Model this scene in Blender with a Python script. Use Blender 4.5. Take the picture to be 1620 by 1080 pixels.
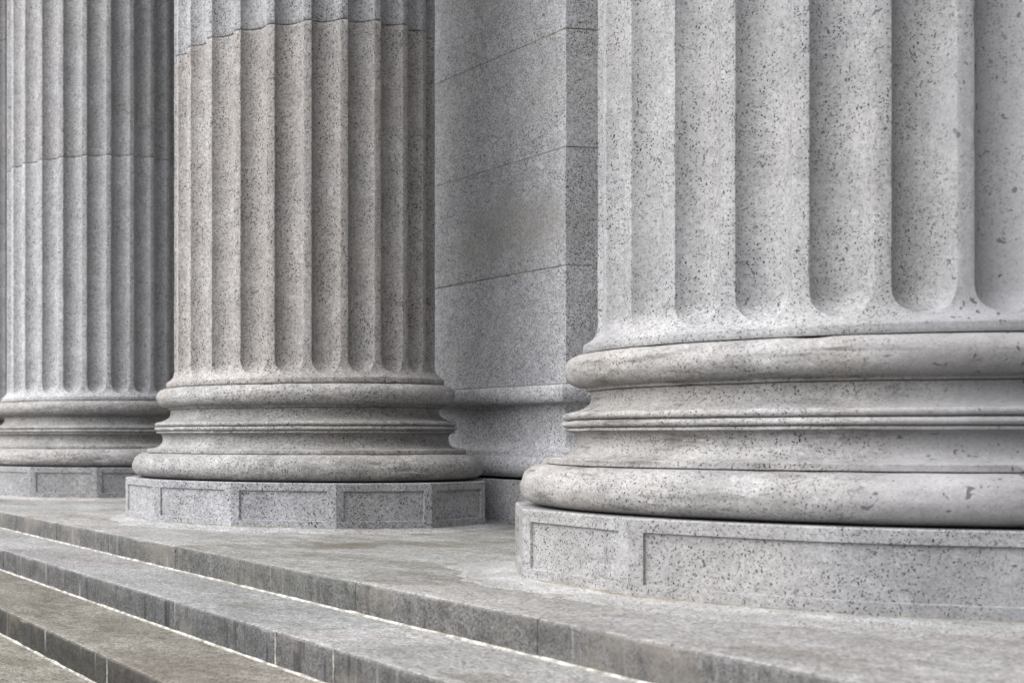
import bpy, bmesh, math, random
from math import sin, cos, pi, radians, sqrt
from mathutils import Vector, noise

random.seed(7)
C = bpy.context.scene.collection
for o in list(bpy.data.objects):
    bpy.data.objects.remove(o)

# ------------------------------------------------------------------ camera
# building frame: +Y runs along the colonnade, +X runs into the building, z = 0 is the top of the stair
W, H = 1620.0, 1080.0
F_PX, PX0, PY0 = 2164.0, -160.4, 689.5
cam_d = bpy.data.cameras.new('camera')
cam = bpy.data.objects.new('camera', cam_d)
C.objects.link(cam)
cam.location = (0, 0, 0.6765)
cam.rotation_euler = (radians(90), 0, radians(-11.49))
cam_d.sensor_width = 36
cam_d.lens = 36 * F_PX / W
cam_d.shift_x = (W / 2 - PX0) / W
cam_d.shift_y = (PY0 - H / 2) / W
cam_d.clip_start = 0.05
cam_d.clip_end = 3000
cam_d.dof.use_dof = True
cam_d.dof.focus_distance = 7.6
cam_d.dof.aperture_fstop = 2.6
bpy.context.scene.camera = cam

# ------------------------------------------------------------------ light
SUN_EL, SUN_AZ = 48.0, (-0.985, 0.07)          # light comes from the open side of the portico
wd = bpy.data.worlds.new("World")
bpy.context.scene.world = wd
wd.use_nodes = True
nt = wd.node_tree
bg = nt.nodes['Background']
sky = nt.nodes.new('ShaderNodeTexSky')
sky.sky_type = 'NISHITA'
sky.sun_disc = False
sky.sun_elevation = radians(SUN_EL)
sky.sun_rotation = math.atan2(SUN_AZ[0], SUN_AZ[1])
sky.dust_density = 3.0
sky.air_density = 1.0
hs = nt.nodes.new('ShaderNodeHueSaturation')
hs.inputs['Saturation'].default_value = 0.42
nt.links.new(sky.outputs[0], hs.inputs['Color'])
nt.links.new(hs.outputs[0], bg.inputs['Color'])
bg.inputs['Strength'].default_value = 0.065
sd = bpy.data.lights.new('sun', 'SUN')
sd.energy = 3.4
sd.angle = radians(88)
sd.color = (1.0, 0.99, 0.985)
sun = bpy.data.objects.new('sun', sd)
C.objects.link(sun)
n_ = Vector((SUN_AZ[0], SUN_AZ[1], 0)).normalized() * cos(radians(SUN_EL))
sun.rotation_euler = Vector((n_.x, n_.y, sin(radians(SUN_EL)))).to_track_quat('Z', 'Y').to_euler()
vs = bpy.context.scene.view_settings
vs.view_transform = 'Standard'
vs.look = 'None'
vs.gamma = 1.0
vs.exposure = 1.08

cy_ = bpy.context.scene.cycles
cy_.max_bounces = 3
cy_.diffuse_bounces = 1
cy_.use_denoising = True
cy_.denoising_prefilter = 'FAST'

# ------------------------------------------------------------------ materials
class NT:
    def __init__(self, name):
        self.m = bpy.data.materials.new(name)
        self.m.use_nodes = True
        self.t = self.m.node_tree
        self.b = self.t.nodes['Principled BSDF']
        self.b.inputs['Specular IOR Level'].default_value = 0.25
        self.pos = self.n('ShaderNodeNewGeometry')

    def n(self, kind, **kw):
        nd = self.t.nodes.new(kind)
        for k, v in kw.items():
            setattr(nd, k, v)
        return nd

    def put(self, sock, v):
        if isinstance(v, bpy.types.NodeSocket):
            self.t.links.new(v, sock)
        elif v is not None:
            if sock.type == 'RGBA' and len(v) == 3:
                v = (*v, 1)
            sock.default_value = v

    def math(self, op, a, b=None, c=None, clamp=False):
        nd = self.n('ShaderNodeMath', operation=op, use_clamp=clamp)
        for i, v in enumerate((a, b, c)):
            self.put(nd.inputs[i], v)
        return nd.outputs[0]

    def vec(self, op, a, b=None, s=None):
        nd = self.n('ShaderNodeVectorMath', operation=op)
        self.put(nd.inputs[0], a)
        if b is not None:
            self.put(nd.inputs[1], b)
        if s is not None:
            self.put(nd.inputs['Scale'], s)
        return nd.outputs[0]

    def noise(self, vec, scale, detail=3, rough=0.55, col=False):
        nd = self.n('ShaderNodeTexNoise')
        self.put(nd.inputs['Vector'], vec)
        nd.inputs['Scale'].default_value = scale
        nd.inputs['Detail'].default_value = detail
        nd.inputs['Roughness'].default_value = rough
        return nd.outputs['Color' if col else 'Fac']

    def ramp(self, v, lo, hi, to0=0.0, to1=1.0, smooth=True):
        nd = self.n('ShaderNodeMapRange', interpolation_type='SMOOTHSTEP' if smooth else 'LINEAR')
        self.put(nd.inputs['Value'], v)
        for i, x in zip((1, 2, 3, 4), (lo, hi, to0, to1)):
            nd.inputs[i].default_value = x
        return nd.outputs[0]

    def mix(self, f, a, b, mode='MIX'):
        nd = self.n('ShaderNodeMix', data_type='RGBA', blend_type=mode)
        self.put(nd.inputs[0], f)
        self.put(nd.inputs[6], a)
        self.put(nd.inputs[7], b)
        return nd.outputs[2]


def fleck(t, P, scale, share, size, stretch, warp=0.35):
    """irregular mica flakes: a share of the cells of a warped voronoi field"""
    w = t.vec('SUBTRACT', t.noise(P, scale * 0.55, 2, 0.6, col=True), (0.5, 0.5, 0.5))
    Q = t.vec('ADD', t.vec('MULTIPLY', P, stretch), t.vec('SCALE', w, s=warp * 2.2 / scale * 2))
    v = t.n('ShaderNodeTexVoronoi', feature='F1')
    t.put(v.inputs['Vector'], Q)
    v.inputs['Scale'].default_value = scale
    sep = t.n('ShaderNodeSeparateColor')
    t.put(sep.inputs[0], v.outputs['Color'])
    r = t.math('MULTIPLY', sep.outputs[1], size)
    d = t.math('SUBTRACT', t.math('ADD', r, size * 0.5), v.outputs['Distance'])
    body = t.ramp(d, 0.0, 0.10)
    on = t.math('LESS_THAN', sep.outputs[0], share)
    return t.math('MULTIPLY', body, on)


def grains(t, P, col, sc, amt=1.0):
    v = t.n('ShaderNodeTexVoronoi', feature='F1')
    w = t.vec('SCALE', t.noise(P, sc * 0.8, 2, 0.6, col=True), s=0.7 / sc)
    t.put(v.inputs['Vector'], t.vec('ADD', P, w))
    v.inputs['Scale'].default_value = sc
    sp = t.n('ShaderNodeSeparateColor')
    t.put(sp.inputs[0], v.outputs['Color'])
    k = t.ramp(sp.outputs[0], 0.0, 1.0, 1 - 0.42 * amt, 1 + 0.26 * amt, smooth=False)
    k = t.math('MULTIPLY', k, t.ramp(sp.outputs[1], 0.05, 0.10, 1 - 0.55 * amt, 1.0))
    cl = t.noise(P, sc * 0.22, 3, 0.7)
    k = t.math('MULTIPLY', k, t.ramp(cl, 0.3, 0.7, 0.88, 1.10))
    return t.vec('SCALE', col, s=k)


def granite(name, light, dark, warm, fl=1.0, warm_amt=0.5, spots=0.3, blot=0.5, rough=0.75, bump=0.5, coarse=0.0, zone=None, fsz=0.305, fsc=68, den=0.82, patch=None, gsc=112, gam=0.62, wea=0.0, ring=None):
    """sawn granite: pale ground, dark mica flakes, weathered warm patches, a few stray dark inclusions"""
    t = NT(name)
    P = t.pos.outputs['Position']
    big = t.noise(P, 0.9, 4, 0.6)
    mid = t.noise(P, 4.0, 5, 0.65)
    fine = t.noise(P, 60, 3, 0.6)
    col = t.mix(t.ramp(mid, 0.32, 0.7), dark, light)
    col = t.mix(t.math('MULTIPLY', t.ramp(big, 0.4, 0.65), warm_amt), col, warm)
    if ring is not None:
        cx, cy, r0, r1, tint = ring
        dv = t.vec('MULTIPLY', t.vec('SUBTRACT', P, (cx, cy, 0)), (1, 1, 0))
        ln = t.n('ShaderNodeVectorMath', operation='LENGTH')
        t.put(ln.inputs[0], dv)
        dd = t.math('ADD', ln.outputs['Value'], t.math('MULTIPLY', t.math('SUBTRACT', t.noise(P, 7, 5, 0.7), 0.5), 0.28))
        col = t.mix(t.ramp(dd, r0, r1), col, tint)
    # interlocking crystals: grey quartz, pale feldspar, some dark grains
    col = grains(t, P, col, gsc, gam)
    if wea:
        # run-off grime lying in level smears round the mouldings
        Wv = t.vec('MULTIPLY', P, (0.8, 0.8, 7.0))
        g1 = t.math('MULTIPLY', t.ramp(t.noise(Wv, 3.2, 6, 0.72), 0.50, 0.68), t.ramp(t.noise(P, 0.9, 3, 0.6), 0.36, 0.60, 0.25, 1.0))
        col = t.mix(t.math('MULTIPLY', g1, wea), col, (0.12, 0.115, 0.11))
    st = t.ramp(t.noise(P, 3.3, 4, 0.65), 0.30, 0.62, 0.5, 1.05)
    f1 = fleck(t, P, fsc, den, fsz, (1.35, 1.35, 0.75))
    f2 = fleck(t, t.vec('ADD', P, (3.1, 1.7, 5.3)), fsc * 1.13, den, fsz, (0.75, 0.75, 1.5))
    f3 = fleck(t, t.vec('ADD', P, (7.1, 4.7, 2.3)), 34, 0.015 + 0.06 * spots, 0.26, (1, 1, 1.1), 1.0)
    f = t.math('MULTIPLY', t.math('MAXIMUM', f1, t.math('MULTIPLY', f2, 0.85)), t.math('MULTIPLY', st, fl), clamp=True)
    if zone is not None:
        # a bed of the stone with few fine flakes but larger dark inclusions
        sx = t.n('ShaderNodeSeparateXYZ')
        t.put(sx.inputs[0], P)
        yy = t.math('ADD', sx.outputs[1], t.math('MULTIPLY', t.noise(P, 2.5, 4, 0.6), 0.5))
        zn = t.ramp(yy, zone + 0.15, zone + 0.38)
        f = t.math('MULTIPLY', f, t.math('MULTIPLY_ADD', zn, 0.72, 0.28))
        f4 = fleck(t, t.vec('ADD', P, (2.9, 8.7, 1.3)), 19, 0.20, 0.34, (1, 1, 1.1), 1.6)
        f3 = t.math('MAXIMUM', f3, t.math('MULTIPLY', f4, t.math('SUBTRACT', 1.0, zn)))
        col = t.mix(t.math('MULTIPLY', t.math('SUBTRACT', 1.0, zn), 0.5), col, tuple(c * k for c, k in zip(dark, (1.12, 1.13, 1.18))))
    col = t.mix(f, col, (0.022, 0.022, 0.026))
    col = t.mix(t.math('MULTIPLY', f3, 0.80), col, (0.07, 0.07, 0.09))
    # weather blotches, clustered
    bl = t.math('MULTIPLY', t.ramp(t.noise(P, 9, 6, 0.75), 0.60, 0.72), t.ramp(t.noise(P, 1.1, 2, 0.5), 0.48, 0.62))
    col = t.mix(t.math('MULTIPLY', bl, blot), col, tuple(c * 0.42 for c in dark))
    if patch is not None:
        c0, rad, tint, amt = patch
        dv = t.vec('MULTIPLY', t.vec('SUBTRACT', P, c0), tuple(1 / q for q in rad))
        ln = t.n('ShaderNodeVectorMath', operation='LENGTH')
        t.put(ln.inputs[0], dv)
        dd = t.math('ADD', ln.outputs['Value'], t.math('MULTIPLY', t.noise(P, 5, 4, 0.6), 1.1))
        col = t.mix(t.ramp(dd, 1.5, 0.75, 0.0, amt), col, tint)
    oi = t.n('ShaderNodeObjectInfo')
    tone = t.math('MULTIPLY_ADD', oi.outputs['Random'], 0.10, 0.66)
    col = t.vec('SCALE', col, s=tone)
    t.put(t.b.inputs['Base Color'], col)
    t.put(t.b.inputs['Roughness'], rough)
    bp = t.n('ShaderNodeBump')
    bp.inputs['Strength'].default_value = bump
    bp.inputs['Distance'].default_value = 0.004
    hgt = t.math('ADD', t.noise(P, 45, 4, 0.7), t.math('MULTIPLY', t.noise(P, 7, 3, 0.6), 1.6 + coarse))
    t.put(bp.inputs['Height'], hgt)
    t.put(t.b.inputs['Normal'], bp.outputs[0])
    return t


LIGHT, DARK, WARM = (0.47, 0.465, 0.475), (0.34, 0.335, 0.35), (0.44, 0.41, 0.375)
M = {}
M['near'] = granite('near_column_granite', (0.455, 0.455, 0.462), (0.35, 0.35, 0.36), (0.41, 0.40, 0.385), fl=1.0, spots=0.6, warm_amt=0.3, zone=4.25, fsz=0.28, fsc=90, gsc=160, gam=0.42).m
M['near_base'] = granite('near_base_granite', (0.46, 0.455, 0.455), (0.30, 0.295, 0.295), (0.39, 0.365, 0.335), fl=1.0, spots=0.5, warm_amt=0.6, blot=0.8, zone=4.25, fsz=0.28, fsc=90, gsc=160, gam=0.42, wea=1.0).m
M['near_plinth'] = granite('near_plinth_granite', (0.44, 0.44, 0.45), (0.31, 0.31, 0.32), (0.39, 0.37, 0.34), fl=1.0, spots=0.6, warm_amt=0.4, blot=0.7, zone=3.9, fsz=0.28, fsc=90, gsc=160, gam=0.42, wea=0.35).m
M['drum_warm'] = granite('warm_drum_granite', (0.52, 0.50, 0.485), (0.39, 0.372, 0.358), (0.44, 0.40, 0.375), fl=1.0, warm_amt=0.45).m
M['drum_cool'] = granite('cool_drum_granite', (0.51, 0.51, 0.525), (0.40, 0.40, 0.415), (0.45, 0.44, 0.435), fl=1.0, warm_amt=0.3).m
M['drum_mid'] = granite('plain_drum_granite', (0.48, 0.475, 0.485), (0.365, 0.36, 0.37), (0.44, 0.43, 0.42), fl=1.0, warm_amt=0.4).m
M['drum_far'] = granite('far_drum_granite', (0.58, 0.58, 0.60), (0.46, 0.46, 0.475), (0.52, 0.51, 0.50), fl=1.0, warm_amt=0.3).m
M['drum_far_top'] = granite('far_top_drum_granite', (0.57, 0.565, 0.575), (0.45, 0.445, 0.455), (0.52, 0.505, 0.49), fl=1.0, warm_amt=0.4).m
M['base'] = granite('base_granite', (0.48, 0.475, 0.47), (0.33, 0.325, 0.32), (0.42, 0.395, 0.365), fl=1.0, warm_amt=0.55, blot=0.7, wea=0.35).m
M['plinth'] = granite('plinth_granite', (0.46, 0.465, 0.485), (0.34, 0.345, 0.36), (0.43, 0.415, 0.39), fl=1.0, warm_amt=0.35, spots=0.7).m
M['wall'] = granite('wall_granite', (0.74, 0.745, 0.775), (0.60, 0.605, 0.635), (0.64, 0.62, 0.58), fl=1.0, warm_amt=0.4, blot=0.5, patch=((6.9, 9.60, 2.33), (1.0, 1.1, 0.46), (0.36, 0.34, 0.285), 0.42)).m


def paving(name, light, dark, stain, stain_lo, streak, riser_dark, band=None):
    """worn stair granite: blotchy treads, risers with vertical run-off streaks"""
    t = NT(name)
    P = t.pos.outputs['Position']
    at = t.n('ShaderNodeAttribute', attribute_name='tint')
    sepn = t.n('ShaderNodeSeparateXYZ')
    t.put(sepn.inputs[0], t.pos.outputs['True Normal'])
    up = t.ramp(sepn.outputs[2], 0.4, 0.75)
    A = t.vec('MULTIPLY', P, (1.0, 0.55, 1.0))
    a = t.noise(A, 2.2, 6, 0.68)
    b = t.noise(P, 14, 5, 0.7)
    c = t.noise(P, 75, 4, 0.75)
    col = t.mix(t.ramp(a, 0.34, 0.66), dark, light)
    col = t.mix(t.ramp(b, 0.42, 0.68, 0.0, 0.45), col, stain)
    col = t.mix(t.math('MULTIPLY', t.ramp(t.noise(t.vec('ADD', A, (4, 9, 2)), 1.3, 5, 0.7), stain_lo, stain_lo + 0.16), 0.75), col, stain)
    sp = fleck(t, P, 75, 0.6, 0.30, (1, 1, 1.3))
    spk = t.math('MULTIPLY', sp, 0.7)
    L = t.vec('MULTIPLY', P, (1.0, 0.22, 1.0))
    ln = t.noise(L, 26, 6, 0.75)
    col = t.mix(t.ramp(ln, 0.56, 0.70, 0.0, 0.55), col, tuple(x * 0.5 for x in dark))
    col = t.mix(t.ramp(ln, 0.36, 0.26, 0.0, 0.5), col, tuple(min(1, x * 1.35) for x in light))
    col = t.mix(spk, col, (0.06, 0.06, 0.06))
    col = grains(t, P, col, 95, 0.9)
    col = t.mix(t.ramp(c, 0.46, 0.66, 0.0, 0.60), col, tuple(x * 0.45 for x in dark))
    if band is not None:
        # a damp brown smear running in from the stair edge
        sx = t.n('ShaderNodeSeparateXYZ')
        t.put(sx.inputs[0], P)
        yy = t.math('ABSOLUTE', t.math('ADD', t.math('SUBTRACT', sx.outputs[1], band), t.math('MULTIPLY', t.math('SUBTRACT', t.noise(P, 1.8, 5, 0.7), 0.5), 1.3)))
        bb = t.math('MULTIPLY', t.ramp(yy, 0.26, 0.08), t.ramp(t.noise(L, 4, 5, 0.7), 0.40, 0.58, 0.25, 1.0))
        col = t.mix(t.math('MULTIPLY', bb, 0.62), col, (0.15, 0.125, 0.095))
    # risers
    R = t.vec('MULTIPLY', P, (0.3, 1.0, 0.10))
    s1 = t.noise(R, 15, 5, 0.7)
    s2 = t.noise(R, 3.0, 3, 0.6)
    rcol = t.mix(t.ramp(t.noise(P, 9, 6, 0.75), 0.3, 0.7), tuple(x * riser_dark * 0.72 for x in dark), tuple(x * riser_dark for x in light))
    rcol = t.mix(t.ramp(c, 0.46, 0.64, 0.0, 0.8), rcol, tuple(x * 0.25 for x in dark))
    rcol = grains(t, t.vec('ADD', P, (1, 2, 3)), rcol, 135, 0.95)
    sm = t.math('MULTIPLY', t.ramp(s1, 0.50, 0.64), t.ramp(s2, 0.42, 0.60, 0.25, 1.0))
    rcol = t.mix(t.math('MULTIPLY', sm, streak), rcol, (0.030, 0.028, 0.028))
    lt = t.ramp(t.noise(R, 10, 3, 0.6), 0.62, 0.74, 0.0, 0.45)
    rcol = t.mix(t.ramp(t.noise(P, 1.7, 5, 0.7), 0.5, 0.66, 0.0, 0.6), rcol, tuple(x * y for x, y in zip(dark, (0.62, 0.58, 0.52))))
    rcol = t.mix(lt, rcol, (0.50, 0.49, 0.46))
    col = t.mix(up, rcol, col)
    g = t.n('ShaderNodeMix', data_type='RGBA', blend_type='MULTIPLY')
    g.inputs[0].default_value = 1.0
    t.put(g.inputs[6], col)
    t.put(g.inputs[7], at.outputs['Color'])
    t.put(t.b.inputs['Base Color'], t.vec('SCALE', g.outputs[2], s=0.66))
    t.put(t.b.inputs['Roughness'], t.ramp(a, 0.3, 0.7, 0.55, 0.85))
    bp = t.n('ShaderNodeBump')
    bp.inputs['Strength'].default_value = 0.7
    bp.inputs['Distance'].default_value = 0.006
    t.put(bp.inputs['Height'], t.math('ADD', t.math('MULTIPLY', a, 2.5), t.math('ADD', t.noise(P, 55, 5, 0.75), t.noise(P, 16, 3, 0.6))))
    t.put(t.b.inputs['Normal'], bp.outputs[0])
    return t.m


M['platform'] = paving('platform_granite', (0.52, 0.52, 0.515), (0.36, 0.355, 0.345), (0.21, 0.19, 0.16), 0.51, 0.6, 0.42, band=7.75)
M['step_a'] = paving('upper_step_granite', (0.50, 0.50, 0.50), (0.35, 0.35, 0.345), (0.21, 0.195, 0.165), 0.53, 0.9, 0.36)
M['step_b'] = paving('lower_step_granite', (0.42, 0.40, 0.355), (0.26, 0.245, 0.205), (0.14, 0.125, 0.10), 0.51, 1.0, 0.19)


def plain(name, col, col2, scale, rough=0.9, bump=0.5):
    t = NT(name)
    P = t.pos.outputs['Position']
    t.put(t.b.inputs['Base Color'], t.mix(t.ramp(t.noise(P, scale, 5, 0.7), 0.35, 0.68), col2, col))
    t.put(t.b.inputs['Roughness'], rough)
    bp = t.n('ShaderNodeBump')
    bp.inputs['Strength'].default_value = bump
    bp.inputs['Distance'].default_value = 0.004
    t.put(bp.inputs['Height'], t.noise(P, 70, 4, 0.7))
    t.put(t.b.inputs['Normal'], bp.outputs[0])
    return t.m


M['sealant'] = plain('white_joint_sealant', (0.46, 0.45, 0.42), (0.17, 0.16, 0.14), 14)
M['grout'] = plain('joint_mortar', (0.42, 0.37, 0.28), (0.16, 0.14, 0.11), 14)
M['bed'] = plain('yellow_bed_mortar', (0.33, 0.30, 0.235), (0.15, 0.13, 0.10), 6)
M['ground'] = plain('asphalt_ground', (0.16, 0.16, 0.155), (0.10, 0.10, 0.10), 3)

# ------------------------------------------------------------------ mesh helpers
def link(name, me, mat, parent=None, smooth=None, loc=(0, 0, 0)):
    o = bpy.data.objects.new(name, me)
    C.objects.link(o)
    for m in (mat if isinstance(mat, (list, tuple)) else [mat]):
        me.materials.append(m)
    o.location = loc
    if parent is not None:
        o.parent = parent
    if smooth is not None:
        for p in me.polygons:
            p.use_smooth = True
        me.set_sharp_from_angle(angle=radians(smooth))
    return o


def thing(name, label, cat, loc=(0, 0, 0), rz=0.0, group=None):
    o = bpy.data.objects.new(name, None)
    C.objects.link(o)
    o.empty_display_size = 0.3
    o.location = loc
    o.rotation_euler = (0, 0, rz)
    o['label'] = label
    o['category'] = cat
    if group:
        o['group'] = group
    return o


def mesh(name, verts, faces):
    me = bpy.data.meshes.new(name)
    me.from_pydata([tuple(v) for v in verts], [], faces)
    me.validate()
    bm = bmesh.new()
    bm.from_mesh(me)
    bmesh.ops.remove_doubles(bm, verts=bm.verts, dist=1e-5)
    bmesh.ops.dissolve_degenerate(bm, dist=1e-6, edges=bm.edges)
    bmesh.ops.recalc_face_normals(bm, faces=bm.faces)
    bm.to_mesh(me)
    bm.free()
    return me


def lathe(name, prof, seg=240, wob=0.0, seed=0.0):
    """closed ring turned from prof, a list of (radius, height) running top to bottom; inner side closed at r_in"""
    rin = 0.55
    P = [(rin, prof[0][1])] + list(prof) + [(rin, prof[-1][1])]
    n = len(P)
    vs_, fs = [], []
    for i in range(seg):
        a = 2 * pi * i / seg
        for j, (r, z) in enumerate(P):
            d = 0
            if wob and 0 < j < n - 1:
                q = Vector((cos(a) * r * 2.2 + seed, sin(a) * r * 2.2, z * 9))
                d = wob * noise.noise(q) + wob * 0.6 * noise.noise(q * 4.1) - wob * 5 * max(0.0, noise.noise(q * 2.7 + Vector((5, 1, 2))) - 0.40)
            vs_.append(((r + d) * cos(a), (r + d) * sin(a), z + d * 0.4))
    for i in range(seg):
        k = (i + 1) % seg
        for j in range(n):
            l = (j + 1) % n
            fs.append((i * n + j, k * n + j, k * n + l, i * n + l))
    return mesh(name, vs_, fs)


def arc(r0, z0, r1, z1, bulge, n=10, skew=0.0):
    """points of a half-round from (r0,z0) to (r1,z1) with radial extreme bulge"""
    out = []
    for i in range(n + 1):
        t = pi * i / n
        s = (1 - cos(t)) / 2
        base = r0 + (r1 - r0) * s
        out.append((base + (bulge - (r0 + r1) / 2) * sin(t) ** (0.85), z0 + (z1 - z0) * s))
    return out


# ------------------------------------------------------------------ the column
def low(z):
    return 0.345 + (z - 0.345) * 0.975 if z > 0.345 else z


RS = 1.003           # shaft radius
NF = 24              # flutes
FIL = radians(3.3)   # fillet between two flutes
PHASE = radians(4.5)
ZS = 1.240           # where the round ends of the flutes begin
FD = 0.078           # flute depth
NECK = 1.082
NECK = 1.0636
APO = [(1.0665, NECK), (1.0665, 1.102), (1.062, 1.111), (1.046, 1.121), (1.030, 1.133), (1.018, 1.148), (1.009, 1.166), (1.004, 1.190), (RS, 1.215)]


def body_r(z):
    if z >= APO[-1][1]:
        return RS
    for (r0, z0), (r1, z1) in zip(APO, APO[1:]):
        if z0 <= z <= z1:
            return r0 + (r1 - r0) * (z - z0) / max(1e-6, z1 - z0)
    return APO[0][0]


NU = 16
KS = 1.035


def seg_depth(q):
    """depth of the flute at squared distance q from its axis: a segment of a circle, not a full half round"""
    if q >= 1:
        return 0.0
    c = sqrt(KS * KS - 1)
    return FD * (sqrt(KS * KS - q) - c) / (KS - c)


hw = (2 * pi / NF - FIL) / 2          # half angular width of a flute
rw = hw * RS                          # its half width on the surface
ch = 0.0035 / RS                      # worn edge


def us():
    """columns across one flute + fillet: (angle offset, kind, u)"""
    L = []
    for i in range(NU + 1):
        u = -cos(pi * i / NU)
        L.append((u * hw, 'f', u))
    L.append((hw + ch, 'e', 0))
    for k in (0.33, 0.66):
        L.append((hw + ch + (FIL - 2 * ch) * k, 'e', 0))
    L.append((hw + FIL - ch, 'e', 0))
    return L


def wear(a, z, r, seed, amt=0.0035):
    q = Vector((cos(a) * 5 + seed, sin(a) * 5, z * 2.2))
    return amt * (noise.noise(q) * 0.6 + noise.noise(q * 3.7) * 0.5)


def chipat(a, z, seed):
    q = Vector((cos(a) * 9 + seed * 1.3, sin(a) * 9, z * 16))
    return 0.035 * max(0.0, noise.noise(q) - 0.38) + 0.012 * max(0.0, noise.noise(q * 3.3) - 0.25)


def shaft_bottom(seed):
    """lowest drum: apophyge, round flute ends, straight flutes up to the first bed joint"""
    z1 = 3.7225
    T = 12
    cols = us()
    vs_, fs = [], []
    rows = None
    for f in range(NF):
        a0 = PHASE + (FIL / 2) + hw + f * 2 * pi / NF
        for (da, kind, u) in cols:
            col = []
            a = a0 + da
            if kind == 'f':
                vr = sqrt(max(0.0, 1 - u * u))
                edge = abs(u) > 0.999
                # straight part from the top
                dep = seg_depth(u * u)
                zz = [z1, z1 - 0.004, z1 - 0.010] + [z1 - 0.010 - (z1 - 0.010 - ZS) * k / 70 for k in range(1, 71)]
                for k, z in enumerate(zz):
                    inset = 0.006 if k == 0 else (0.002 if k == 1 else 0)
                    w = wear(a, z, RS, seed, 0.003) - (0.5 * chipat(a, z, seed) if edge or k < 3 else 0)
                    col.append((a, RS - dep - inset - (0.0012 if edge else 0) + w, z))
                for k in range(1, T + 1):
                    t = sin(pi / 2 * k / T)
                    z = ZS - t * vr * rw
                    d = seg_depth(u * u + t * t * (1 - u * u))
                    w = wear(a, z, RS, seed, 0.003)
                    col.append((a, body_r(z) - d + w, z))
                zb = ZS - vr * rw
            else:
                zz = [z1, z1 - 0.004, z1 - 0.010] + [z1 - 0.010 - (z1 - 0.010 - ZS) * k / 70 for k in range(1, 71)]
                for k, z in enumerate(zz):
                    inset = 0.006 if k == 0 else (0.002 if k == 1 else 0)
                    col.append((a, body_r(z) - inset + wear(a, z, RS, seed) - (chipat(a, z, seed) if k < 3 else 0), z))
                zb = ZS
                for k in range(1, T + 1):
                    col.append((a, body_r(ZS) + wear(a, ZS, RS, seed), ZS - 1e-5 * k))
            # from the rim down to the neck fillet
            Z2 = 1.1265
            for k in range(1, 7):
                z = zb + (Z2 - zb) * k / 6
                col.append((a, body_r(z) + wear(a, z, RS, seed, 0.002), z))
            for z in (1.121, 1.111, 1.1025, 1.101):
                col.append((a, body_r(z) + wear(a, z, RS, seed, 0.0015), z))
            for z, ins in ((1.085, 0), (1.070, 0), (NECK + 0.002, 0.003), (NECK + 0.002, 0.5)):
                col.append((a, 1.0665 - ins + wear(a, z, RS, seed, 0.0015), z))
            col.insert(0, (a, 0.5, z1))
            rows = len(col)
            for (aa, r, z) in col:
                vs_.append((r * cos(aa), r * sin(aa), z))
    nc = NF * len(cols)
    for i in range(nc):
        k = (i + 1) % nc
        for j in range(rows - 1):
            fs.append((i * rows + j, k * rows + j, k * rows + j + 1, i * rows + j + 1))
    return mesh('drum_mesh', vs_, fs)


def shaft_upper(z0, z1, seed):
    cols = us()
    zz = [z0, z0, z0 + 0.004, z0 + 0.010] + [z0 + 0.010 + (z1 - z0 - 0.02) * k / 50 for k in range(1, 51)] + [z1 - 0.004, z1]
    vs_, fs = [], []
    for f in range(NF):
        a0 = PHASE + (FIL / 2) + hw + f * 2 * pi / NF
        for (da, kind, u) in cols:
            a = a0 + da
            for k, z in enumerate(zz):
                d = seg_depth(u * u) if kind == 'f' else 0
                edge = kind == 'f' and abs(u) > 0.999
                ins = {1: 0.006, 2: 0.002}.get(k, 0)
                r = 0.5 if k == 0 else RS - d - ins - (0.0012 if edge else 0) + wear(a, z, RS, seed, 0.003) - (0.5 * chipat(a, z, seed) if edge or k < 4 else 0)
                vs_.append((r * cos(a), r * sin(a), z))
    rows = len(zz)
    nc = NF * len(cols)
    for i in range(nc):
        k = (i + 1) % nc
        for j in range(rows - 1):
            fs.append((i * rows + j, k * rows + j, k * rows + j + 1, i * rows + j + 1))
    return mesh('drum_mesh', vs_, fs)


UP_TORUS = [(1.045, 1.0795)] + arc(1.066, 1.0785, 1.060, 0.921, 1.147, 16) + [(1.055, 0.9185), (1.054, 0.9055), (1.045, 0.9035)]
SCOTIA = [(1.035, 0.9005), (1.033, 0.885), (1.0315, 0.865), (1.036, 0.850), (1.046, 0.836), (1.060, 0.8235), (1.078, 0.814), (1.100, 0.806), (1.124, 0.8005), (1.139, 0.7985)] \
    + arc(1.139, 0.7965, 1.139, 0.7630, 1.157, 8) + [(1.134, 0.7610)] + arc(1.140, 0.7590, 1.140, 0.7270, 1.160, 8) \
    + [(1.135, 0.7245), (1.146, 0.7225), (1.147, 0.7120), (1.143, 0.7095), (1.125, 0.7060), (1.108, 0.6990), (1.098, 0.685), (1.095, 0.667), (1.096, 0.648), (1.101, 0.630),
       (1.112, 0.613), (1.128, 0.5995), (1.150, 0.590), (1.178, 0.5845), (1.205, 0.5825), (1.2195, 0.5815), (1.2225, 0.5780), (1.2225, 0.5530), (1.219, 0.5505)]
UP_TORUS = [(r_, low(z_)) for r_, z_ in UP_TORUS]
SCOTIA = [(r_, low(z_)) for r_, z_ in SCOTIA]
LO_TORUS = [(1.200, 0.5475)] + arc(1.222, 0.5465, 1.250, 0.3530, 1.342, 20) + [(1.235, 0.3500), (1.222, 0.3450)]
LO_TORUS = [(r_, low(z_)) for r_, z_ in LO_TORUS]

RP = 1.397
PP = radians(11.64)
PL_TOP, PL_BOT = 0.343, 0.0265


RC = 0.30            # length of the worn, rounded corner of the near plinth along each face


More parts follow.
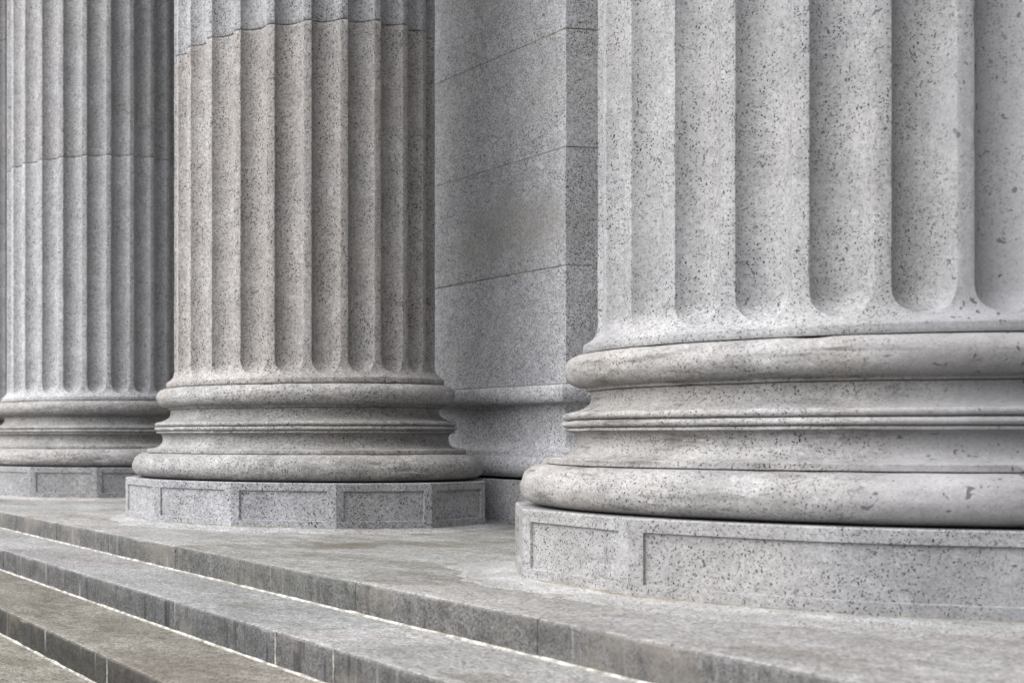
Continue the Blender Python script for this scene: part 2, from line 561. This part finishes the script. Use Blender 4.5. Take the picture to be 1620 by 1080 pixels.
def plinth_r(a, oc=None):
    am = (a - PP) % (pi / 6) - pi / 12
    rp = RP * cos(pi / 12) / cos(am)
    if oc is not None:
        d = abs((a - PP - oc * pi / 6 + pi) % (2 * pi) - pi) / (RC * cos(pi / 12) / RP)
        if d < 1:
            rp -= 0.5 * RC * sin(pi / 12) * (1 - d) ** 2
    return rp


def plinth_mesh(open_corner=None):
    vs_, fs = [], []
    side = 2 * RP * sin(pi / 12)
    def q(*ps):
        i = len(vs_)
        vs_.extend(ps)
        fs.append(tuple(range(i, i + len(ps))))
    cor = [(RP * cos(PP + k * pi / 6), RP * sin(PP + k * pi / 6)) for k in range(12)]
    b = 0.006
    for k in range(12):
        A, B = Vector((*cor[k], 0)), Vector((*cor[(k + 1) % 12], 0))
        t = (B - A).normalized()
        nrm = Vector((t.y, -t.x, 0))
        L = (B - A).length
        def p(s, z, d=0.0):
            v = A + t * s - nrm * d
            return (v.x, v.y, z)
        s0, s1, za, zb = 0.0, L, PL_BOT, PL_TOP - b
        m, mt, mb = 0.058, 0.055, 0.047
        i0, i1, j0, j1 = m, L - m, PL_BOT + mb, PL_TOP - mt
        dp, g = 0.013, 0.004
        op1 = open_corner is not None and (k + 1) % 12 == open_corner
        op0 = open_corner is not None and k == open_corner
        if op1:
            i1 = s1 = L - RC
        if op0:
            i0 = s0 = RC
        O = [(s0, za), (s1, za), (s1, zb), (s0, zb)]
        I = [(i0, j0), (i1, j0), (i1, j1), (i0, j1)]
        ga = dp * math.tan(pi / 12)
        s_a, s_b = (i0 + (0 if op0 else g)), (i1 - (0 if op1 else g))
        J = [(s_a, j0 + g), (s_b, j0 + g), (s_b, j1 - g), (s_a, j1 - g)]
        for a in range(4):
            c = (a + 1) % 4
            if (a == 1 and op1) or (a == 3 and op0):
                continue
            q(p(*O[a]), p(*O[c]), p(*I[c]), p(*I[a]))
            q(p(*I[a]), p(*I[c]), p(*J[c], dp), p(*J[a], dp))
        q(*[p(*x, dp) for x in J])
        # worn top arris and top
        e0, e1 = (s0 if op0 else s0 + b * .27), (s1 if op1 else s1 - b * .27)
        q(p(s0, zb), p(s1, zb), p(e1, PL_TOP, b), p(e0, PL_TOP, b))
        q(p(e0, PL_TOP, b), p(e1, PL_TOP, b), (0, 0, PL_TOP))
        if op1:
            A2, B2 = B, Vector((*cor[(k + 2) % 12], 0))
            t2 = (B2 - A2).normalized()
            n2 = Vector((t2.y, -t2.x, 0))
            vp = [(za, 0), (j0, 0), (j0 + g, dp), (j1 - g, dp), (j1, 0), (zb, 0), (PL_TOP, b)]
            NB = 14
            colm = []
            for w in range(NB + 1):
                x = w / NB
                c0 = B - t * RC
                c2 = B + t2 * RC
                pos = c0 * (1 - x) ** 2 + B * 2 * x * (1 - x) + c2 * x * x
                nn = (nrm * (1 - x) + n2 * x).normalized()
                colm.append([((pos - nn * d).x, (pos - nn * d).y, z) for z, d in vp])
            for w in range(NB):
                for h in range(len(vp) - 1):
                    q(colm[w][h], colm[w + 1][h], colm[w + 1][h + 1], colm[w][h + 1])
                q(colm[w][-1], colm[w + 1][-1], (0, 0, PL_TOP))
        q(p(s0, za), p(s1, za), (0, 0, za))
    return mesh('plinth_mesh', vs_, fs)


def skirt_mesh(seed, wid, reach, oc=None):
    """sloped mortar and stone skirt between the plinth and the paving"""
    vs_, fs = [], []
    N, R = 360, 13
    for i in range(N):
        a = 2 * pi * i / N
        rp = plinth_r(a, oc)
        wv = wid * (0.85 + 0.5 * noise.noise(Vector((cos(a) * 2 + seed, sin(a) * 2, 0))) + 0.25 * noise.noise(Vector((cos(a) * 11 + seed, sin(a) * 11, 3))) + 0.10 * noise.noise(Vector((cos(a) * 37 + seed, sin(a) * 37, 3))))
        for j in range(R):
            t = j / (R - 1)
            h = 0.026 * (1 - t) ** reach + 0.0025 * (1 - t) + 0.022 * t * (1 - t) * noise.noise(Vector((cos(a) * 14, sin(a) * 14, t * 3 + seed)))
            r = rp - 0.03 + (0.03 + wv) * t
            z = max(-0.004, h) if t < 1 else -0.004
            if j == 0:
                z = 0.0255
            vs_.append((r * cos(a), r * sin(a), z))
    for i in range(N):
        k = (i + 1) % N
        for j in range(R - 1):
            fs.append((i * R + j, k * R + j, k * R + j + 1, i * R + j + 1))
    return mesh('skirt_mesh', vs_, fs)


def column(x, y, label, low, high, base, plinth, seed, skirt, reach=0.9, open_corner=None):
    t = thing('fluted_column', label, 'column', (x, y, 0), 0, 'fluted columns of the portico')
    link('drum', shaft_bottom(seed), low, t, 40)
    for k in range(3):
        z0 = 3.7275 + k * 2.65
        link('drum', shaft_upper(z0, z0 + 2.645, seed + k), high, t, 40)
    for nm, pr, w in (('upper_torus', UP_TORUS, 0.006), ('scotia', SCOTIA, 0.004), ('lower_torus', LO_TORUS, 0.008)):
        link(nm, lathe(nm, pr, 300, w, seed), base, t, 38)
    link('plinth', plinth_mesh(open_corner), plinth, t, 12)
    # bed mortar showing below the plinth
    bm_ = []
    bf = []
    for i, r in enumerate((1.399, 1.36)):
        for z in (0.0150, 0.0285 if i == 0 else 0.0285):
            pass
    sk = link('skirt', skirt_mesh(seed, skirt, reach, open_corner), M['skirt'] if skirt < 0.25 else M['skirt_near'], t, 60)
    N = 240
    for i in range(N):
        a = 2 * pi * i / N
        rp = plinth_r(a, open_corner)
        w = 0.003 + 0.005 * noise.noise(Vector((cos(a) * 5 + seed, sin(a) * 5, 1)))
        zz = 0.0290 + 0.0045 * noise.noise(Vector((cos(a) * 9 + seed, sin(a) * 9, 5)))
        for r, z in ((rp + w, 0.012), (rp + w, zz), (rp - 0.02, zz), (rp - 0.02, 0.012)):
            bm_.append((r * cos(a), r * sin(a), z))
    for i in range(N):
        k = (i + 1) % N
        for j in range(4):
            l = (j + 1) % 4
            bf.append((i * 4 + j, k * 4 + j, k * 4 + l, i * 4 + l))
    link('bed_joint', mesh('bed_joint', bm_, bf), M['bed'], t, 50)
    return t


M['skirt'] = granite('skirt_granite', (0.56, 0.56, 0.57), (0.38, 0.38, 0.38), (0.44, 0.41, 0.34), fl=0.8, warm_amt=0.3, blot=0.4, bump=1.0, coarse=2.0).m

M['skirt_near'] = granite('near_skirt_granite', (0.56, 0.56, 0.575), (0.34, 0.34, 0.34), (0.44, 0.42, 0.37), fl=1.0, warm_amt=0.3, blot=0.9, bump=1.0, coarse=2.5, fsz=0.28, fsc=90, gsc=160, gam=0.42, ring=(5.383, 5.142, 1.42, 1.55, (0.34, 0.335, 0.325))).m

# ------------------------------------------------------------------ ground, stair, platform
NOSE = [3.348, 2.726, 2.118]
LEV = [0.0, -0.1496, -0.3025, -0.450]
while len(NOSE) < 9:
    NOSE.append(NOSE[-1] - 0.610)
    LEV.append(LEV[-1] - 0.1495)
GROUND = LEV[len(NOSE)]


def yw(X0, z):
    return (-0.1992 * X0 + 1.0205 * z) * 11


JOINTS = {0: [yw(.3106, q) for q in (.464, .5787, .766, .852, .8825, .9235, .974)],
          1: [yw(.2529, q) for q in (.485, .528, .778, .905, 1.06)],
          2: [yw(.1965, q) for q in (.552, .80, 1.02)]}
Y0, Y1 = -6.0, 40.0


def joint_list(i):
    rnd = random.Random(50 + i)
    J = list(JOINTS.get(i, []))
    if not J:
        J = [4.0 + rnd.uniform(-.5, .5)]
    y = J[0]
    while y > Y0 + 1.5:
        y -= rnd.uniform(1.3, 2.3)
        J.insert(0, y)
    y = J[-1]
    while y < Y1 - 1.5:
        y += rnd.uniform(1.2, 2.2)
        J.append(y)
    return [Y0] + [v for v in J if Y0 + 0.4 < v < Y1 - 0.4] + [Y1]


def step_mesh(name, nose, back, top, bot, J, seed, wav=0.004):
    """row of stone blocks with worn nosings and fine open joints; tint varies from block to block"""
    vs_, fs, tint = [], [], []
    rnd = random.Random(seed)
    tints = []
    for a, b in zip(J, J[1:]):
        g = 0.0022
        ya, yb = a + g, b - g
        dz = rnd.uniform(-0.0012, 0.0012)
        dx = rnd.uniform(-0.003, 0.003)
        br = rnd.uniform(0.90, 1.10)
        tc = (br * rnd.uniform(0.98, 1.03), br, br * rnd.uniform(0.96, 1.02))
        step = 0.05 if ya < 17 and yb > 3 else 0.4
        n = max(2, int((yb - ya) / step))
        base = len(vs_)
        prof_n = None
        ys = [ya + 0.0] + [ya + 0.004] + [ya + (yb - ya) * k / n for k in range(1, n)] + [yb - 0.004, yb]
        for yi, y in enumerate(ys):
            end = yi in (0, len(ys) - 1)
            w = wav * (noise.noise(Vector((y * 1.7, seed, 0))) + 0.8 * noise.noise(Vector((y * 9, seed, 2))))
            chip = 0.012 * max(0.0, noise.noise(Vector((y * 4.3, seed * 2.1, 8))) - 0.32) * 3
            e = 0.003 if end else 0
            P = [(back, bot), (back, top + dz - e),
                 (nose + 0.16 + dx, top + dz - e), (nose + 0.05 + dx, top + dz - e + 0.2 * w), (nose + 0.014 + dx + chip, top + dz - e - 0.001 + 0.3 * w),
                 (nose + 0.005 + dx + w * .5 + chip * .6, top + dz - e - 0.0045 - chip * .3), (nose + dx + w * .7 + e, top - 0.013 + dz - chip),
                 (nose + dx + w * .5 + e, top - 0.06), (nose + dx + w * .3 + e, bot)]
            prof_n = len(P)
            for (x, z) in P:
                vs_.append((x, y, z))
        m = prof_n
        for k in range(len(ys) - 1):
            for j in range(m):
                l = (j + 1) % m
                fs.append((base + k * m + j, base + k * m + l, base + (k + 1) * m + l, base + (k + 1) * m + j))
        fs.append(tuple(base + j for j in range(m)))
        e0 = base + (len(ys) - 1) * m
        fs.append(tuple(e0 + j for j in reversed(range(m))))
        tints += [tc] * (len(ys) * m)
    me = bpy.data.meshes.new(name)
    me.from_pydata(vs_, [], fs)
    at = me.color_attributes.new('tint', 'FLOAT_COLOR', 'POINT')
    for i, c in enumerate(tints):
        at.data[i].color = (*c, 1)
    bm = bmesh.new()
    bm.from_mesh(me)
    bmesh.ops.recalc_face_normals(bm, faces=bm.faces)
    bm.to_mesh(me)
    bm.free()
    return me


# ground to the horizon
gm = mesh('ground', [(-1500, -1500, GROUND), (1500, -1500, GROUND), (1500, 1500, GROUND), (-1500, 1500, GROUND)], [(0, 1, 2, 3)])
g = link('ground', gm, M['ground'])
g['kind'] = 'structure'

WALL_X = 7.72
pf = link('platform', step_mesh('platform', NOSE[0], WALL_X + 0.4, 0.0, -0.30, joint_list(0), 3), M['platform'], None, 50)
pf['kind'] = 'structure'

stair = thing('stone_staircase', 'broad worn granite stair with white sealed joints below the fluted columns', 'stairs', (0, 0, 0))


def sealant(x, z, seed):
    vs_, fs = [], []
    y, i = Y0, 0
    while y < Y1:
        w = 0.010 + 0.006 * noise.noise(Vector((y * 3.1, seed, 0))) + 0.005 * noise.noise(Vector((y * 13, seed, 4)))
        h = 0.009 + 0.005 * noise.noise(Vector((y * 7.3, seed, 9)))
        # three-sided fillet of sealant against the riser
        vs_ += [(x + 0.012, y, z - 0.003), (x + 0.012, y, z + h), (x - 0.003, y, z + h), (x - w * .55, y, z + h * 0.62), (x - w, y, z + 0.0035), (x - w - .001, y, z - 0.003)]
        y += 0.04 if 3 < y < 18 else 0.3
        i += 1
    for k in range(i - 1):
        for j in range(6):
            l = (j + 1) % 6
            fs.append((k * 6 + j, k * 6 + l, (k + 1) * 6 + l, (k + 1) * 6 + j))
    return mesh('sealant', vs_, fs)


for i in range(1, len(NOSE)):
    mt = M['step_a'] if i == 1 else M['step_b']
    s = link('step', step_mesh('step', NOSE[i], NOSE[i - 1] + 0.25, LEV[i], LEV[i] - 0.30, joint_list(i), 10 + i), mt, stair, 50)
for i in range(len(NOSE)):
    z = LEV[i + 1]
    link('sealant_line', sealant(NOSE[i], z, 30 + i), M['sealant'], stair, 50)


def riser_grout(i, ys, mat):
    vs_, fs = [], []
    for y in ys:
        x, z0, z1 = NOSE[i] - 0.0022, LEV[i + 1] + 0.01, LEV[i] - 0.006
        b = len(vs_)
        n = 10
        for k in range(n + 1):
            z = z0 + (z1 - z0) * k / n
            w = 0.0035 + 0.003 * noise.noise(Vector((z * 60, y, i)))
            s = 0.003 * noise.noise(Vector((z * 25, y, i + 7)))
            vs_ += [(x, y - w + s, z), (x, y + w + s, z), (x + 0.02, y + w + s, z), (x + 0.02, y - w + s, z)]
        for k in range(n):
            for j in range(4):
                l = (j + 1) % 4
                fs.append((b + k * 4 + j, b + k * 4 + l, b + (k + 1) * 4 + l, b + (k + 1) * 4 + j))
        fs.append((b, b + 1, b + 2, b + 3))
        e = b + n * 4
        fs.append((e, e + 1, e + 2, e + 3))
    return mesh('grout', vs_, fs)


for q_ in JOINTS[1][:2]:
    link('grout_joint', riser_grout(1, [q_], M['sealant']), M['sealant'], stair)
link('grout_joint', riser_grout(2, JOINTS[2][:1], M['sealant']), M['sealant'], stair)

# ------------------------------------------------------------------ building behind the columns
COL_B, COL_C, COL_A, COL_D = (5.366, 10.134), (5.383, 5.142), (5.366, 15.06), (5.366, 19.98)
PX = 6.916          # face of the pilasters
PHALF = 1.117
TOPZ = 11.66


def box_mesh(name, x0, x1, y0, y1, z0, z1, b=0.003):
    bm = bmesh.new()
    bmesh.ops.create_cube(bm, size=1)
    for v in bm.verts:
        v.co = (x0 + (v.co.x + .5) * (x1 - x0), y0 + (v.co.y + .5) * (y1 - y0), z0 + (v.co.z + .5) * (z1 - z0))
    if b:
        bmesh.ops.bevel(bm, geom=bm.edges[:], offset=b, segments=2, affect='EDGES', profile=0.6)
    me = bpy.data.meshes.new(name)
    bm.to_mesh(me)
    bm.free()
    return me


def pier_ring(name, prof, x1, half, ya=0.0):
    """moulding swept round the three free sides of a pilaster; prof = [(offset, z)] top to bottom"""
    vs_, fs = [], []
    m = len(prof)
    path = lambda o: [(x1, -half - o), (0 - o, -half - o), (0 - o, half + o), (x1, half + o)]
    for k in range(4):
        for (o, z) in prof:
            x, y = path(o)[k]
            vs_.append((x, y, z))
    for k in range(3):
        for j in range(m - 1):
            fs.append((k * m + j, (k + 1) * m + j, (k + 1) * m + j + 1, k * m + j + 1))
    fs.append(tuple(k * m for k in range(4)))
    fs.append(tuple(k * m + m - 1 for k in range(4)))
    return mesh(name, vs_, fs)


COURSES = [1.0675 + 0.884 * k for k in range(0, 13)]
P_TOP = [(0.0, 1.0665), (0.085, 1.064)] + [(o - 1.147 + 0.125, z) for o, z in arc(1.105, 1.062, 1.10, 0.925, 1.147, 14)] + [(0.045, 0.922), (0.030, 0.912), (0.015, 0.885),
         (0.006, 0.84), (0.004, 0.78), (0.006, 0.70), (0.012, 0.645), (0.024, 0.60), (0.045, 0.572), (0.075, 0.560), (0.10, 0.556), (0.102, 0.530), (0.104, 0.527)]
P_LOW = [(0.10, 0.5255)] + [(o, z) for o, z in arc(0.11, 0.5250, 0.12, 0.362, 0.185, 12)] + [(0.10, 0.358), (0.06, 0.352), (0.05, 0.347)]


def pilaster(cy, label):
    t = thing('pilaster', label, 'pilaster', (PX, cy, 0), 0, 'square pilasters behind the columns')
    depth = WALL_X - PX
    for k in range(12):
        z0, z1 = COURSES[k], COURSES[k + 1]
        if z1 > TOPZ:
            z1 = TOPZ
        rnd = random.Random(int(cy * 10) + k)
        dx = rnd.uniform(-0.0015, 0.0015)
        link('stone_block', box_mesh('stone_block', dx, depth, -PHALF - dx, PHALF, z0 + 0.0042, z1 - 0.0042, 0.004), M['wall'], t)
    link('mortar_core', box_mesh('mortar_core', 0.004, depth, -PHALF + 0.004, PHALF - 0.004, 0.30, TOPZ, 0), M['grout'], t)
    link('base_moulding', pier_ring('base_moulding', P_TOP, depth, PHALF), M['wall'], t, 35)
    link('base_torus', pier_ring('base_torus', P_LOW, depth, PHALF), M['wall'], t, 35)
    link('plinth', box_mesh('plinth', -0.185, depth, -PHALF - 0.185, PHALF + 0.185, 0.0005, 0.338, 0.005), M['wall'], t)
    return t


pilaster(COL_B[1], 'tall square granite pilaster seen between the two nearest columns')
pilaster(COL_A[1], 'square granite pilaster hidden behind the farther left column')
pilaster(COL_C[1], 'square granite pilaster hidden behind the nearest right column')

wt = thing('stone_wall', 'grey coursed granite wall at the back of the portico', 'wall', (WALL_X, 0, 0))
cuts = [Y0]
for cy in (COL_C[1], COL_B[1], COL_A[1], COL_D[1]):
    cuts += [cy - PHALF, cy + PHALF]
cuts += [Y1]
zs = [0.0] + COURSES
vs_, fs = [], []
for k in range(len(zs) - 1):
    z0, z1 = zs[k] + 0.002, min(zs[k + 1], TOPZ) - 0.002
    y = Y0 + (1.1 if k % 2 else 0)
    while y < Y1:
        yb = min(Y1, y + 2.2)
        i = len(vs_)
        vs_ += [(0, y + .002, z0), (0, yb - .002, z0), (0, yb - .002, z1), (0, y + .002, z1)]
        vs_ += [(.5, y + .002, z0), (.5, yb - .002, z0), (.5, yb - .002, z1), (.5, y + .002, z1)]
        fs += [(i, i + 3, i + 2, i + 1), (i, i + 1, i + 5, i + 4), (i + 1, i + 2, i + 6, i + 5), (i + 2, i + 3, i + 7, i + 6), (i + 3, i, i + 4, i + 7)]
        y = yb
link('stone_course', mesh('stone_course', vs_, fs), M['wall'], wt)
link('mortar_core', box_mesh('mortar_core', 0.006, 0.6, Y0, Y1, -0.2, TOPZ, 0), M['grout'], wt)

ent = link('entablature', box_mesh('entablature', 4.25, WALL_X + 0.6, Y0, Y1, TOPZ + 0.02, TOPZ + 1.8, 0.02), M['wall'])  # out of view; slab over the portico, added to block high sky light
ent['label'] = 'long granite entablature on top of the columns, unseen, added to block the sky'
ent['category'] = 'entablature'

# ------------------------------------------------------------------ columns
# the near plinth's panel runs on round its corner that faces down the stair toward the viewer
OPENC = min(range(12), key=lambda k: abs(((math.degrees(PP) + 30 * k) % 360) - 222))
column(*COL_C, 'nearest and largest fluted granite column at the right, speckled pale grey', M['near'], M['near'], M['near_base'], M['near_plinth'], 1.3, 0.30, 0.7, OPENC)
column(*COL_B, 'middle fluted granite column with warm lower drum and paler drum above the joint', M['drum_warm'], M['drum_cool'], M['base'], M['plinth'], 11.7, 0.22)
column(*COL_A, 'farther fluted column at the left, its joint lower in the photo than the middle one', M['drum_far'], M['drum_far_top'], M['base'], M['plinth'], 23.1, 0.24)
column(*COL_D, 'farthest fluted column, only a sliver of shaft at the left edge', M['drum_cool'], M['drum_cool'], M['base'], M['plinth'], 37.9, 0.22)
column(5.366, 0.20, 'fluted column standing out of frame beyond the right edge of the photo', M['drum_cool'], M['drum_mid'], M['base'], M['plinth'], 51.3, 0.22)  # unseen; continues the row, added to shade the near column
